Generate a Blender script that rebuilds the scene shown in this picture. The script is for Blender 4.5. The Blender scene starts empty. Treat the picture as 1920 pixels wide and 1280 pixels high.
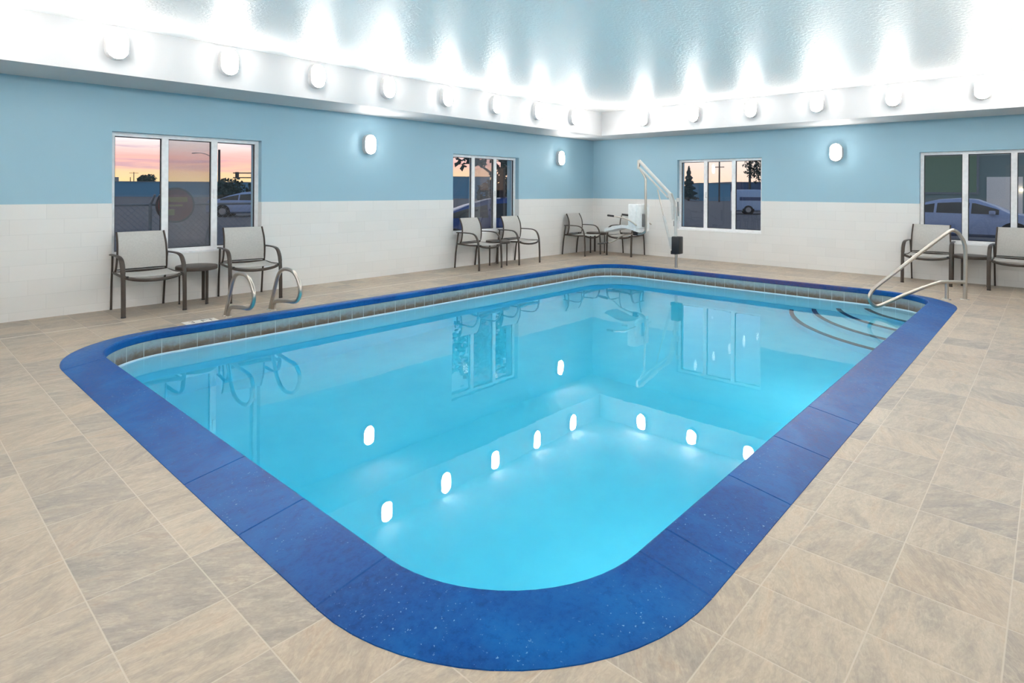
import bpy, bmesh, math, random
from mathutils import Vector, Matrix
random.seed(7)
PI = math.pi
scn = bpy.context.scene
COL = scn.collection

# ------------------------------------------------------------------ room measures (metres)
XW, YW = 10.762, 7.4515          # far walls (inner faces)
XN, YN = -1.2, -1.3              # walls behind the camera
ZB, ZS, ZC = 1.134, 2.390, 2.8505   # wainscot top, bulkhead underside, ceiling
DL, DR = 0.82, 0.906             # bulkhead depths
PX0, PX1, PY0, PY1 = 1.222, 8.82, 1.075, 5.80   # pool inner edge
PR = 0.60
ZWATER = -0.165
CW = 0.275

# ------------------------------------------------------------------ node helpers
def new_mat(name):
    m = bpy.data.materials.new(name); m.use_nodes = True
    nt = m.node_tree; nt.nodes.clear()
    out = nt.nodes.new('ShaderNodeOutputMaterial')
    return m, nt, out
class G:
    """tiny helper to wire node graphs"""
    def __init__(s, nt): s.nt = nt
    def n(s, t, **kw):
        nd = s.nt.nodes.new(t)
        for k, v in kw.items(): setattr(nd, k, v)
        return nd
    def L(s, a, b): s.nt.links.new(a, b)
    def put(s, sock, v):
        if isinstance(v, bpy.types.NodeSocket): s.L(v, sock)
        elif v is not None: sock.default_value = v
    def m(s, op, a, b=None, c=None, clamp=False):
        nd = s.n('ShaderNodeMath', operation=op); nd.use_clamp = clamp
        for i, v in enumerate((a, b, c)):
            if v is not None: s.put(nd.inputs[i], v)
        return nd.outputs[0]
    def mix(s, f, a, b, blend='MIX'):
        nd = s.n('ShaderNodeMix', data_type='RGBA', blend_type=blend)
        s.put(nd.inputs[0], f); s.put(nd.inputs[6], a); s.put(nd.inputs[7], b)
        return nd.outputs[2]
    def ramp(s, f, stops, interp='LINEAR'):
        nd = s.n('ShaderNodeValToRGB'); cr = nd.color_ramp; cr.interpolation = interp
        while len(cr.elements) < len(stops): cr.elements.new(0.5)
        for e, (p, c) in zip(cr.elements, stops):
            e.position = p; e.color = (c[0], c[1], c[2], 1) if not isinstance(c, (int, float)) else (c, c, c, 1)
        s.put(nd.inputs[0], f); return nd.outputs[0]
    def noise(s, vec, scale, detail=4, rough=.5, dist=0, dim='3D', w=None):
        nd = s.n('ShaderNodeTexNoise', noise_dimensions=dim)
        if vec is not None: s.L(vec, nd.inputs['Vector'])
        nd.inputs['Scale'].default_value = scale; nd.inputs['Detail'].default_value = detail
        nd.inputs['Roughness'].default_value = rough; nd.inputs['Distortion'].default_value = dist
        if w is not None: s.put(nd.inputs['W'], w)
        return nd.outputs[0]
    def comb(s, x, y, z):
        nd = s.n('ShaderNodeCombineXYZ')
        for i, v in enumerate((x, y, z)): s.put(nd.inputs[i], v)
        return nd.outputs[0]
    def sep(s, v):
        nd = s.n('ShaderNodeSeparateXYZ'); s.L(v, nd.inputs[0]); return nd.outputs
    def pos(s): return s.n('ShaderNodeNewGeometry').outputs['Position']
    def obj(s): return s.n('ShaderNodeTexCoord').outputs['Object']
    def bump(s, h, strength=.3, dist=.01):
        nd = s.n('ShaderNodeBump'); nd.inputs['Strength'].default_value = strength
        nd.inputs['Distance'].default_value = dist; s.L(h, nd.inputs['Height']); return nd.outputs[0]
    def bsdf(s, col, rough=.5, metal=0, spec=.5, normal=None, **kw):
        nd = s.n('ShaderNodeBsdfPrincipled')
        s.put(nd.inputs['Base Color'], col if isinstance(col, bpy.types.NodeSocket) else (*col, 1))
        s.put(nd.inputs['Roughness'], rough); s.put(nd.inputs['Metallic'], metal)
        nd.inputs['Specular IOR Level'].default_value = spec
        if normal is not None: s.L(normal, nd.inputs['Normal'])
        for k, v in kw.items(): nd.inputs[k].default_value = v
        return nd.outputs[0]

def simple(name, col, rough=.5, metal=0, spec=.5, var=.06, scale=20):
    """plain material with a little procedural tone variation"""
    m, nt, out = new_mat(name); g = G(nt)
    f = g.noise(g.obj(), scale, 3)
    lo = tuple(max(0, c * (1 - var)) for c in col); hi = tuple(min(1, c * (1 + var)) for c in col)
    c = g.ramp(f, [(.3, lo), (.7, hi)])
    g.L(g.bsdf(c, rough, metal, spec), out.inputs[0]); return m

# ------------------------------------------------------------------ materials
M = {}
def mk_floor():
    m, nt, out = new_mat('deck_tile'); g = G(nt)
    p = g.sep(g.pos()); P = .306
    u = g.m('DIVIDE', g.m('SUBTRACT', p[0], .780), P); v = g.m('DIVIDE', g.m('SUBTRACT', p[1], .100), P)
    iu, iv = g.m('FLOOR', u), g.m('FLOOR', v); fu, fv = g.m('FRACT', u), g.m('FRACT', v)
    wn = g.n('ShaderNodeTexWhiteNoise', noise_dimensions='2D'); g.L(g.comb(iu, iv, 0), wn.inputs['Vector'])
    r1 = wn.outputs['Value']; rc = g.sep(wn.outputs['Color'])
    ang = g.m('MULTIPLY', g.m('SUBTRACT', rc[0], .5), 1.3)
    ca, sa = g.m('COSINE', ang), g.m('SINE', ang)
    cu, cv = g.m('SUBTRACT', fu, .5), g.m('SUBTRACT', fv, .5)
    ru = g.m('ADD', g.m('MULTIPLY', cu, ca), g.m('MULTIPLY', cv, sa))
    rv = g.m('SUBTRACT', g.m('MULTIPLY', cv, ca), g.m('MULTIPLY', cu, sa))
    vec = g.comb(g.m('ADD', ru, g.m('MULTIPLY', rc[1], 30)), g.m('ADD', g.m('MULTIPLY', rv, 2.9), g.m('MULTIPLY', rc[2], 40)), 0)
    n1 = g.noise(vec, 1.05, 6, .58, 1.1)
    n2 = g.noise(vec, 2.6, 6, .62, .8)
    n3 = g.noise(g.pos(), 55, 4, .65)
    fine = g.noise(vec, 7.0, 6, .68, 1.6)
    base = g.ramp(n1, [(.32, (.21, .20, .19)), (.42, (.32, .285, .25)), (.51, (.43, .365, .295)), (.59, (.52, .44, .35)), (.68, (.47, .335, .225))])
    tint = g.ramp(r1, [(0, (.215, .205, .205)), (.2, (.32, .29, .26)), (.45, (.43, .37, .305)), (.7, (.53, .46, .375)), (.88, (.43, .345, .265)), (1, (.30, .275, .255))])
    c = g.mix(.55, base, tint)
    c = g.mix(g.m('MULTIPLY', g.ramp(n2, [(.54, 0.0), (.60, 1.0), (.66, .3)]), .32), c, (.62, .54, .445, 1))
    c = g.mix(g.m('MULTIPLY', g.ramp(n2, [(.34, 1.0), (.44, 0.0)]), .26), c, (.25, .235, .23, 1))
    c = g.mix(.17, c, g.ramp(fine, [(.36, (.19, .17, .155)), (.5, (.44, .375, .31)), (.62, (.70, .61, .51))]))
    c = g.mix(.12, c, g.ramp(n3, [(.3, (.20, .17, .15)), (.7, (.64, .55, .45))]))
    c = g.mix(1.0, c, (.95, .915, .87, 1), 'MULTIPLY')
    # grout
    w = .007
    e = g.m('MINIMUM', g.m('MINIMUM', fu, g.m('SUBTRACT', 1, fu)), g.m('MINIMUM', fv, g.m('SUBTRACT', 1, fv)))
    gr = g.m('LESS_THAN', e, w)
    c = g.mix(g.m('MULTIPLY', gr, .75), c, (.54, .47, .385, 1))
    # pale movement joint running along the two long walls
    j1 = g.m('LESS_THAN', g.m('ABSOLUTE', g.m('SUBTRACT', p[1], 6.655)), .0065)
    j2 = g.m('LESS_THAN', g.m('ABSOLUTE', g.m('SUBTRACT', p[0], 9.62)), .006)
    jj = g.m('MAXIMUM', g.m('MULTIPLY', j1, g.m('LESS_THAN', p[0], 9.6)), g.m('MULTIPLY', j2, g.m('LESS_THAN', p[1], 6.65)))
    c = g.mix(jj, c, (.80, .74, .66, 1))
    h = g.m('ADD', g.m('MULTIPLY', g.ramp(e, [(0, 0.0), (.03, 1.0)]), .8), g.m('MULTIPLY', n1, .35))
    nb = g.bump(h, .25, .004)
    rgh = g.ramp(n3, [(.3, .36), (.7, .52)])
    g.L(g.bsdf(c, rgh, 0, .35, nb), out.inputs[0]); return m
M['floor'] = mk_floor()

def mk_walltile(axis):
    m, nt, out = new_mat('white_wall_tile_' + 'xy'[axis]); g = G(nt)
    p = g.sep(g.pos()); u = p[axis]
    v = g.m('DIVIDE', g.m('SUBTRACT', ZB, p[2]), .150)
    row = g.m('FLOOR', v); fv = g.m('FRACT', v); Lt = .428
    uu = g.m('DIVIDE', g.m('SUBTRACT', g.m('SUBTRACT', u, .371), g.m('MULTIPLY', row, .1427)), Lt)
    fu = g.m('FRACT', uu)
    eu = g.m('MULTIPLY', g.m('MINIMUM', fu, g.m('SUBTRACT', 1, fu)), Lt)
    ev = g.m('MULTIPLY', g.m('MINIMUM', fv, g.m('SUBTRACT', 1, fv)), .150)
    e = g.m('MINIMUM', eu, ev)
    gr = g.ramp(g.m('DIVIDE', e, .004), [(.3, 1.0), (.6, 0.0)])
    wn = g.n('ShaderNodeTexWhiteNoise', noise_dimensions='2D'); g.L(g.comb(g.m('FLOOR', uu), row, 0), wn.inputs['Vector'])
    c = g.ramp(wn.outputs['Value'], [(0, (.78, .765, .745)), (1, (.81, .795, .775))])
    c = g.mix(g.m('MULTIPLY', gr, .55), c, (.64, .63, .615, 1))
    h = g.m('ADD', g.ramp(g.m('DIVIDE', e, .006), [(0, 0.0), (1, 1.0)]), g.m('MULTIPLY', g.noise(g.pos(), 9, 2), .15))
    g.L(g.bsdf(c, .42, 0, .4, g.bump(h, .12, .003)), out.inputs[0]); return m
M['tile_x'], M['tile_y'] = mk_walltile(0), mk_walltile(1)

def mk_paint(name, col, rough, bscale, bstr, spec=.4, bdist=.003):
    m, nt, out = new_mat(name); g = G(nt)
    n = g.noise(g.pos(), bscale, 4, .6); n0 = g.noise(g.pos(), .7, 2)
    c = g.ramp(n0, [(.3, tuple(x * .985 for x in col)), (.7, tuple(min(1, x * 1.015) for x in col))])
    g.L(g.bsdf(c, rough, 0, spec, g.bump(n, bstr, bdist)), out.inputs[0]); return m
M['blue'] = mk_paint('pale_blue_wall_paint', (.330, .520, .630), .55, 130, .05)
M['white'] = mk_paint('white_bulkhead_paint', (.60, .605, .62), .55, 120, .04)
def mk_ceiling():
    m, nt, out = new_mat('white_textured_ceiling'); g = G(nt)
    n = g.noise(g.pos(), 26, 3, .55, .6); n2 = g.noise(g.pos(), 90, 2, .5)
    h = g.m('ADD', g.ramp(n, [(.42, 0.0), (.58, 1.0)]), g.m('MULTIPLY', n2, .25))
    g.L(g.bsdf((.93, .93, .93), .42, 0, .36, g.bump(h, .60, .0032)), out.inputs[0]); return m
M['ceiling'] = mk_ceiling()

def mk_coping():
    m, nt, out = new_mat('blue_painted_coping'); g = G(nt); ps = g.pos()
    n = g.noise(ps, 2.2, 5, .6, .4); sp = g.noise(ps, 95, 2, .5); sp2 = g.noise(ps, 3.0, 3)
    n3 = g.noise(ps, 38, 5, .7)
    c = g.ramp(n, [(.28, (.0005, .038, .19)), (.46, (.0005, .052, .235)), (.60, (.001, .088, .31)), (.70, (.004, .070, .26)), (.82, (.022, .058, .22))])
    c = g.mix(g.m('MULTIPLY', g.ramp(n3, [(.40, 0.0), (.70, 1.0)]), .45), c, (.010, .115, .33, 1))
    c = g.mix(g.m('MULTIPLY', g.ramp(n3, [(.30, 1.0), (.46, 0.0)]), .40), c, (.001, .032, .13, 1))
    spk = g.m('MULTIPLY', g.ramp(sp, [(.68, 0.0), (.74, 1.0)]), g.ramp(sp2, [(.45, 0.0), (.62, 1.0)]))
    c = g.mix(g.m('MULTIPLY', spk, .55), c, (.30, .50, .72, 1))
    # worn reddish stretches on the far kerb
    p = g.sep(ps)
    wy = g.ramp(g.m('DIVIDE', g.m('ADD', p[1], g.m('MULTIPLY', g.m('SUBTRACT', n, .5), 2.0)), 6.0), [(.30, 0.0), (.40, 1.0), (.60, 1.0), (.72, 0.0)])
    wear = g.m('MULTIPLY', g.m('MULTIPLY', g.m('GREATER_THAN', p[0], 8.7), wy), g.ramp(n3, [(.35, .4), (.6, 1.0)]))
    c = g.mix(g.m('MULTIPLY', wear, .75), c, (.12, .06, .10, 1))
    r = g.ramp(n3, [(.3, .34), (.7, .50)])
    g.L(g.bsdf(c, r, 0, .20, g.bump(g.m('ADD', n3, sp), .12, .003)), out.inputs[0]); return m
M['coping'] = mk_coping()

def mk_band():
    m, nt, out = new_mat('slate_waterline_tile'); g = G(nt); ps = g.pos(); p = g.sep(ps)
    # distance along the pool edge: use x on long sides, y on short sides
    onx = g.m('GREATER_THAN', g.m('MINIMUM', g.m('ABSOLUTE', g.m('SUBTRACT', p[0], PX0)), g.m('ABSOLUTE', g.m('SUBTRACT', p[0], PX1))),
              g.m('MINIMUM', g.m('ABSOLUTE', g.m('SUBTRACT', p[1], PY0)), g.m('ABSOLUTE', g.m('SUBTRACT', p[1], PY1))))
    s = g.m('ADD', g.m('MULTIPLY', onx, p[0]), g.m('MULTIPLY', g.m('SUBTRACT', 1, onx), p[1]))
    u = g.m('DIVIDE', s, .148); fu = g.m('FRACT', u); iu = g.m('FLOOR', u)
    wn = g.n('ShaderNodeTexWhiteNoise', noise_dimensions='1D'); g.L(iu, wn.inputs['W'])
    n = g.noise(ps, 26, 5, .65); n2 = g.noise(ps, 9, 4, .6)
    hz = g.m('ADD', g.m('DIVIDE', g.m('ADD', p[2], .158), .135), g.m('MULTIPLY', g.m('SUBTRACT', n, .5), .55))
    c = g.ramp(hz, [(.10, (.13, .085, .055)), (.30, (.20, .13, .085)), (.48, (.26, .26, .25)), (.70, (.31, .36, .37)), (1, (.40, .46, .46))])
    c = g.mix(g.m('MULTIPLY', g.ramp(n2, [(.5, 0.0), (.7, 1.0)]), .4), c, (.22, .23, .26, 1))
    c = g.mix(g.m('MULTIPLY', wn.outputs['Value'], .18), c, (.25, .24, .23, 1))
    wd = g.m('MINIMUM', fu, g.m('SUBTRACT', 1, fu))
    c = g.mix(g.m('MULTIPLY', g.m('LESS_THAN', wd, .020), g.ramp(g.noise(ps, 4.0, 2), [(.35, .25), (.6, .9)])), c, (.55, .57, .55, 1))
    g.L(g.bsdf(c, .45, 0, .4), out.inputs[0]); return m
M['band'] = mk_band()
def mk_plaster():
    m, nt, out = new_mat('white_pool_plaster'); g = G(nt)
    n = g.noise(g.pos(), 3.5, 5, .6); n2 = g.noise(g.pos(), 1.2, 3)
    c = g.ramp(n, [(.3, (.64, .80, .88)), (.7, (.72, .85, .91))])
    c = g.mix(g.m('MULTIPLY', g.ramp(n2, [(.5, 0.0), (.7, 1.0)]), .25), c, (.52, .74, .86, 1))
    g.L(g.bsdf(c, .7, 0, .2), out.inputs[0]); return m
M['plaster'] = mk_plaster()
def mk_water():
    m, nt, out = new_mat('pool_water'); g = G(nt)
    n = g.noise(g.pos(), 1.6, 2, .5); n2 = g.noise(g.pos(), 7, 2, .5)
    b = g.bump(g.m('ADD', n, g.m('MULTIPLY', n2, .15)), .05, .02)
    gl = g.n('ShaderNodeBsdfGlass'); gl.inputs['Roughness'].default_value = 0.0
    gl.inputs['IOR'].default_value = 1.333; gl.inputs['Color'].default_value = (1, 1, 1, 1); g.L(b, gl.inputs['Normal'])
    va = g.n('ShaderNodeVolumeAbsorption'); va.inputs['Color'].default_value = (.30, .922, .992, 1); va.inputs['Density'].default_value = 1.0
    g.L(gl.outputs[0], out.inputs[0]); g.L(va.outputs[0], out.inputs['Volume']); return m
M['water'] = mk_water()

def mk_emit(name, col, st):
    m, nt, out = new_mat(name); g = G(nt)
    e = g.n('ShaderNodeEmission'); e.inputs[0].default_value = (*col, 1); e.inputs[1].default_value = st
    g.L(e.outputs[0], out.inputs[0]); return m
M['lamp'] = mk_emit('sconce_diffuser_glow', (1, .95, .89), 58)
M['plate'] = simple('sconce_back_plate', (.60, .60, .61), .45)
M['vinyl'] = simple('white_window_vinyl', (.91, .91, .92), .4)
M['gasket'] = simple('dark_rubber_gasket', (.03, .03, .035), .6)
def mk_glass():
    m, nt, out = new_mat('window_glass'); g = G(nt)
    fr = g.n('ShaderNodeFresnel'); fr.inputs['IOR'].default_value = 1.55
    tr = g.n('ShaderNodeBsdfTransparent'); tr.inputs[0].default_value = (.93, .95, .95, 1)
    gl = g.n('ShaderNodeBsdfGlossy'); gl.inputs['Roughness'].default_value = 0.0; gl.inputs['Color'].default_value = (1, 1, 1, 1)
    mx = g.n('ShaderNodeMixShader'); g.L(g.m('MULTIPLY', fr.outputs[0], g.m('SUBTRACT', 1, g.n('ShaderNodeNewGeometry').outputs['Backfacing'])), mx.inputs[0]); g.L(tr.outputs[0], mx.inputs[1]); g.L(gl.outputs[0], mx.inputs[2])
    g.L(mx.outputs[0], out.inputs[0]); return m
M['glass'] = mk_glass()
def mk_screen():
    m, nt, out = new_mat('insect_screen_mesh'); g = G(nt)
    tr = g.n('ShaderNodeBsdfTransparent'); df = g.n('ShaderNodeBsdfDiffuse'); df.inputs[0].default_value = (.30, .27, .29, 1)
    mx = g.n('ShaderNodeMixShader'); mx.inputs[0].default_value = .30
    g.L(tr.outputs[0], mx.inputs[1]); g.L(df.outputs[0], mx.inputs[2]); g.L(mx.outputs[0], out.inputs[0]); return m
M['screen'] = mk_screen()
M['bronze'] = simple('bronze_powder_coat', (.056, .043, .035), .40, .0, .35, .1)
M['bronze_dk'] = simple('black_plastic_cap', (.012, .011, .011), .5)
def mk_sling():
    m, nt, out = new_mat('grey_sling_fabric'); g = G(nt); o = g.sep(g.obj())
    w = g.m('ADD', g.m('SINE', g.m('MULTIPLY', o[0], 2600)), g.m('SINE', g.m('MULTIPLY', g.m('ADD', o[2], o[1]), 2600)))
    n = g.noise(g.obj(), 60, 3)
    c = g.ramp(n, [(.3, (.475, .46, .44)), (.7, (.53, .515, .49))])
    g.L(g.bsdf(c, .8, 0, .2), out.inputs[0]); return m
M['sling'] = mk_sling()
def mk_steel():
    m, nt, out = new_mat('polished_stainless_steel'); g = G(nt)
    n = g.noise(g.obj(), 40, 3)
    g.L(g.bsdf((.52, .48, .43), g.ramp(n, [(.3, .32), (.7, .38)]), 1.0), out.inputs[0]); return m
M['steel'] = mk_steel()
M['liftwhite'] = simple('pale_grey_lift_enamel', (.60, .59, .57), .35)
M['liftseat'] = simple('white_moulded_plastic', (.84, .84, .83), .4)
M['black'] = simple('matte_black_plastic', (.012, .013, .016), .45)
M['grey'] = simple('grey_control_plastic', (.20, .20, .20), .5)
M['stripe'] = simple('dark_blue_step_tile', (.012, .03, .055), .4)
M['marker'] = simple('white_ceramic_marker', (.80, .77, .72), .4)
M['ink'] = simple('black_marker_ink', (.03, .025, .025), .5)
M['door'] = simple('white_door_paint', (.78, .78, .76), .45)

# ------------------------------------------------------------------ object helpers
def link(o):
    COL.objects.link(o); return o
def obj(name, bm, mat, parent=None, smooth=False, mats=None, angle=None):
    me = bpy.data.meshes.new(name)
    bmesh.ops.recalc_face_normals(bm, faces=bm.faces[:])
    bm.to_mesh(me); bm.free()
    for mm in (mats or [mat]): me.materials.append(mm)
    if smooth:
        for p in me.polygons: p.use_smooth = True
        if angle:
            me.set_sharp_from_angle(angle=math.radians(angle))
    o = link(bpy.data.objects.new(name, me))
    if parent is not None: o.parent = parent
    return o
def empty(name, loc=(0, 0, 0), rz=0):
    o = link(bpy.data.objects.new(name, None)); o.location = loc; o.rotation_euler = (0, 0, rz)
    o.empty_display_size = .1
    return o
def tag(o, label=None, cat=None, group=None, kind=None):
    if label: o['label'] = label
    if cat: o['category'] = cat
    if group: o['group'] = group
    if kind: o['kind'] = kind
    return o
def thing(name, label, cat, loc=(0, 0, 0), rz=0, group=None):
    return tag(empty(name, loc, rz), label, cat, group)
def dup(o, parent=None):
    c = o.copy(); COL.objects.link(c)
    if parent is not None: c.parent = parent
    for ch in list(o.children): dup(ch, c)
    return c
def dup_at(o, loc, rz, label, group=None):
    c = dup(o); c.location = loc; c.rotation_euler = (0, 0, rz); c['label'] = label
    if group: c['group'] = group
    return c

def box(bm, lo, hi, bev=0, seg=2):
    c = [(a + b) / 2 for a, b in zip(lo, hi)]; s = [abs(b - a) for a, b in zip(lo, hi)]
    r = bmesh.ops.create_cube(bm, size=1, matrix=Matrix.Translation(c) @ Matrix.Diagonal((*s, 1)))
    if bev:
        es = list({e for v in r['verts'] for e in v.link_edges})
        bmesh.ops.bevel(bm, geom=es, offset=bev, segments=seg, affect='EDGES', profile=.5)
def smooth_path(pts, n=6):
    P = [Vector(p) for p in pts]; out = []
    for i in range(len(P) - 1):
        p0, p1, p2, p3 = P[max(i - 1, 0)], P[i], P[i + 1], P[min(i + 2, len(P) - 1)]
        for k in range(n):
            t = k / n
            out.append(.5 * ((2 * p1) + (p2 - p0) * t + (2 * p0 - 5 * p1 + 4 * p2 - p3) * t * t + (3 * p1 - p0 - 3 * p2 + p3) * t ** 3))
    out.append(P[-1]); return out
def fillet(pts, r, n=6):
    """polyline with rounded corners of radius about r"""
    P = [Vector(p) for p in pts]; out = [P[0]]
    for i in range(1, len(P) - 1):
        a, b, c = P[i - 1], P[i], P[i + 1]
        d1, d2 = (a - b), (c - b); t = min(r, d1.length * .48, d2.length * .48)
        p, q = b + d1.normalized() * t, b + d2.normalized() * t
        for k in range(n + 1):
            s = k / n
            out.append(p * (1 - s) ** 2 + b * 2 * s * (1 - s) + q * s * s)
    out.append(P[-1]); return out
def sweep(bm, pts, ra, rb=None, side=None, n=10, cap=True, square=False):
    """sweep an oval (ra along 'side', rb across) along pts"""
    rb = rb or ra; P = [Vector(p) for p in pts]; rings = []
    up = None
    for i, p in enumerate(P):
        t = (P[min(i + 1, len(P) - 1)] - P[max(i - 1, 0)]).normalized()
        if side is not None:
            s = Vector(side); s = (s - t * s.dot(t)).normalized()
        else:
            if up is None:
                up = Vector((0, 0, 1)) if abs(t.z) < .9 else Vector((1, 0, 0))
            s = t.cross(up).normalized(); up = s.cross(t).normalized()
        b = t.cross(s).normalized(); ring = []
        for k in range(n):
            a = 2 * PI * (k + .5 * square) / n
            ca, sa = math.cos(a), math.sin(a)
            if square:
                q = 1 / max(abs(ca), abs(sa)) * .96 if n > 4 else 1.414
                ca, sa = ca * q, sa * q
                if n > 4:
                    ca, sa = max(-1, min(1, ca)), max(-1, min(1, sa))
            ring.append(bm.verts.new(p + s * (ra * ca) + b * (rb * sa)))
        rings.append(ring)
    for A, B in zip(rings, rings[1:]):
        for k in range(n):
            bm.faces.new((A[k], A[(k + 1) % n], B[(k + 1) % n], B[k]))
    if cap:
        bm.faces.new(rings[0][::-1]); bm.faces.new(rings[-1])
def cyl(bm, p, q, r, r2=None, n=16):
    P, Q = Vector(p), Vector(q); t = (Q - P).normalized()
    a = Vector((0, 0, 1)) if abs(t.z) < .9 else Vector((1, 0, 0))
    s = t.cross(a).normalized(); b = t.cross(s); r2 = r if r2 is None else r2
    A = [bm.verts.new(P + s * r * math.cos(2 * PI * k / n) + b * r * math.sin(2 * PI * k / n)) for k in range(n)]
    B = [bm.verts.new(Q + s * r2 * math.cos(2 * PI * k / n) + b * r2 * math.sin(2 * PI * k / n)) for k in range(n)]
    for k in range(n): bm.faces.new((A[k], A[(k + 1) % n], B[(k + 1) % n], B[k]))
    bm.faces.new(A[::-1]); bm.faces.new(B)
def prism(bm, poly, fa, fb):
    """poly: list of 2D points; fa / fb map (u, v) to 3D for the two ends"""
    A = [bm.verts.new(fa(*q)) for q in poly]; B = [bm.verts.new(fb(*q)) for q in poly]; n = len(poly)
    for k in range(n): bm.faces.new((A[k], A[(k + 1) % n], B[(k + 1) % n], B[k]))
    bm.faces.new(A[::-1]); bm.faces.new(B)
def plate(bm, outer, holes, mapf, thick):
    """flat plate with holes; mapf(u, v, d)"""
    es = []
    for lp in [outer] + holes:
        vs = [bm.verts.new(mapf(u, v, 0)) for u, v in lp]
        es += [bm.edges.new((vs[i], vs[(i + 1) % len(vs)])) for i in range(len(vs))]
    r = bmesh.ops.triangle_fill(bm, edges=es, use_beauty=True)
    fs = [f for f in r['geom'] if isinstance(f, bmesh.types.BMFace)]
    if thick:
        e = bmesh.ops.extrude_face_region(bm, geom=fs)
        off = Vector(mapf(0, 0, thick)) - Vector(mapf(0, 0, 0))
        for v in e['geom']:
            if isinstance(v, bmesh.types.BMVert): v.co += off
def rect(u0, v0, u1, v1): return [(u0, v0), (u1, v0), (u1, v1), (u0, v1)]
def loft(bm, rings, cap=True, closed=True):
    R = [[bm.verts.new(p) for p in r] for r in rings]; n = len(R[0])
    for A, B in zip(R, R[1:]):
        for k in range(n if closed else n - 1): bm.faces.new((A[k], A[(k + 1) % n], B[(k + 1) % n], B[k]))
    if cap: bm.faces.new(R[0][::-1]); bm.faces.new(R[-1])
    return R

# ------------------------------------------------------------------ the shell
def rounded(off, seg=14):
    """pool outline, pushed outward by off; counter-clockwise from the near corner"""
    r = PR + off; pts = []
    for cx, cy, a0 in ((PX0 + PR, PY0 + PR, PI), (PX1 - PR, PY0 + PR, 1.5 * PI), (PX1 - PR, PY1 - PR, 0), (PX0 + PR, PY1 - PR, .5 * PI)):
        for k in range(seg + 1):
            a = a0 + .5 * PI * k / seg
            pts.append((cx + r * math.cos(a), cy + r * math.sin(a)))
    return pts
bm = bmesh.new()
plate(bm, rect(XN - .1, YN - .1, XW + .1, YW + .1), [rounded(CW - .03)], lambda u, v, d: (u, v, 0), 0)
floor = tag(obj('floor', bm, M['floor']), 'pool deck of mottled beige and grey stone tiles around the pool', kind='structure')
bm = bmesh.new(); box(bm, (XN - .1, YN - .1, ZC), (XW + .1, YW + .1, ZC + .1))
tag(obj('ceiling', bm, M['ceiling']), 'white textured ceiling with streaks of light', kind='structure')

WIN_H = (.560, 1.910)
WINS = {1: ('L', 1.786, 3.408), 2: ('L', 6.664, 8.318), 3: ('R', 3.846, 5.466), 4: ('R', -.12, 1.512)}
TH = .30
mapL = lambda u, v, d: (u, YW + d, v)
mapR = lambda u, v, d: (XW + d, u, v)
mapF = lambda u, v, d: (XN - d, u, v)
mapB = lambda u, v, d: (u, YN - d, v)
def make_wall(name, mp, u0, u1, wins, tile, label, hole=None):
    bm = bmesh.new()
    hs = [rect(a, WIN_H[0], b, WIN_H[1]) for a, b in wins]
    if hole: hs.append(hole)
    plate(bm, rect(u0, 0, u1, ZC), hs, mp, TH)
    w = tag(obj(name, bm, M['blue']), label, kind='structure')
    bm = bmesh.new(); T = .010
    out = [(u0 + .012, 0)]
    if hole:   # a doorway: two separate outlines are not needed, notch from the floor
        out = [(u0 + .012, 0), (hole[0][0], 0), (hole[0][0], ZB - .0001), (hole[1][0], ZB - .0001), (hole[1][0], 0)]
    out += [(u1 - .012, 0), (u1 - .012, ZB)]
    for a, b in sorted(wins, reverse=True): out += [(b, ZB), (b, WIN_H[0]), (a, WIN_H[0]), (a, ZB)]
    out += [(u0 + .012, ZB)]
    plate(bm, out, [], lambda u, v, d: mp(u, v, d - T), T)
    for a, b in wins:      # tiled returns of the window reveals
        for ua, ub in ((a, a + .004), (b - .004, b)):
            p, q = mp(ua, WIN_H[0], 0), mp(ub, ZB, .09)
            box(bm, [min(x, y) for x, y in zip(p, q)], [max(x, y) for x, y in zip(p, q)])
    obj('tile_wainscot', bm, tile, w)
    return w
wl = make_wall('wall_left', mapL, XN - TH, XW + TH, [WINS[1][1:], WINS[2][1:]], M['tile_x'], 'pale blue wall with white tile wainscot and the sunset window')
wr = make_wall('wall_right', mapR, YN - TH, YW, [WINS[3][1:], WINS[4][1:]], M['tile_y'], 'pale blue wall with white tile wainscot behind the pool lift')
wf = make_wall('wall_front', mapF, YN - TH, YW, [], M['tile_y'], 'pale blue wall with white tile wainscot and a white door')
wb = make_wall('wall_back', mapB, XN, XW, [], M['tile_x'], 'plain pale blue wall with white tile wainscot')

bm = bmesh.new()   # bulkhead ring
ring_in = rect(XN + DR, YN + DR, XW - DR, YW - DL)
plate(bm, rect(XN - .05, YN - .05, XW + .05, YW + .05), [ring_in], lambda u, v, d: (u, v, ZS + d), ZC - ZS + .03)
bulk = tag(obj('ceiling_bulkhead', bm, M['white']), 'white boxed bulkhead running round the ceiling edge', kind='structure')

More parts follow.
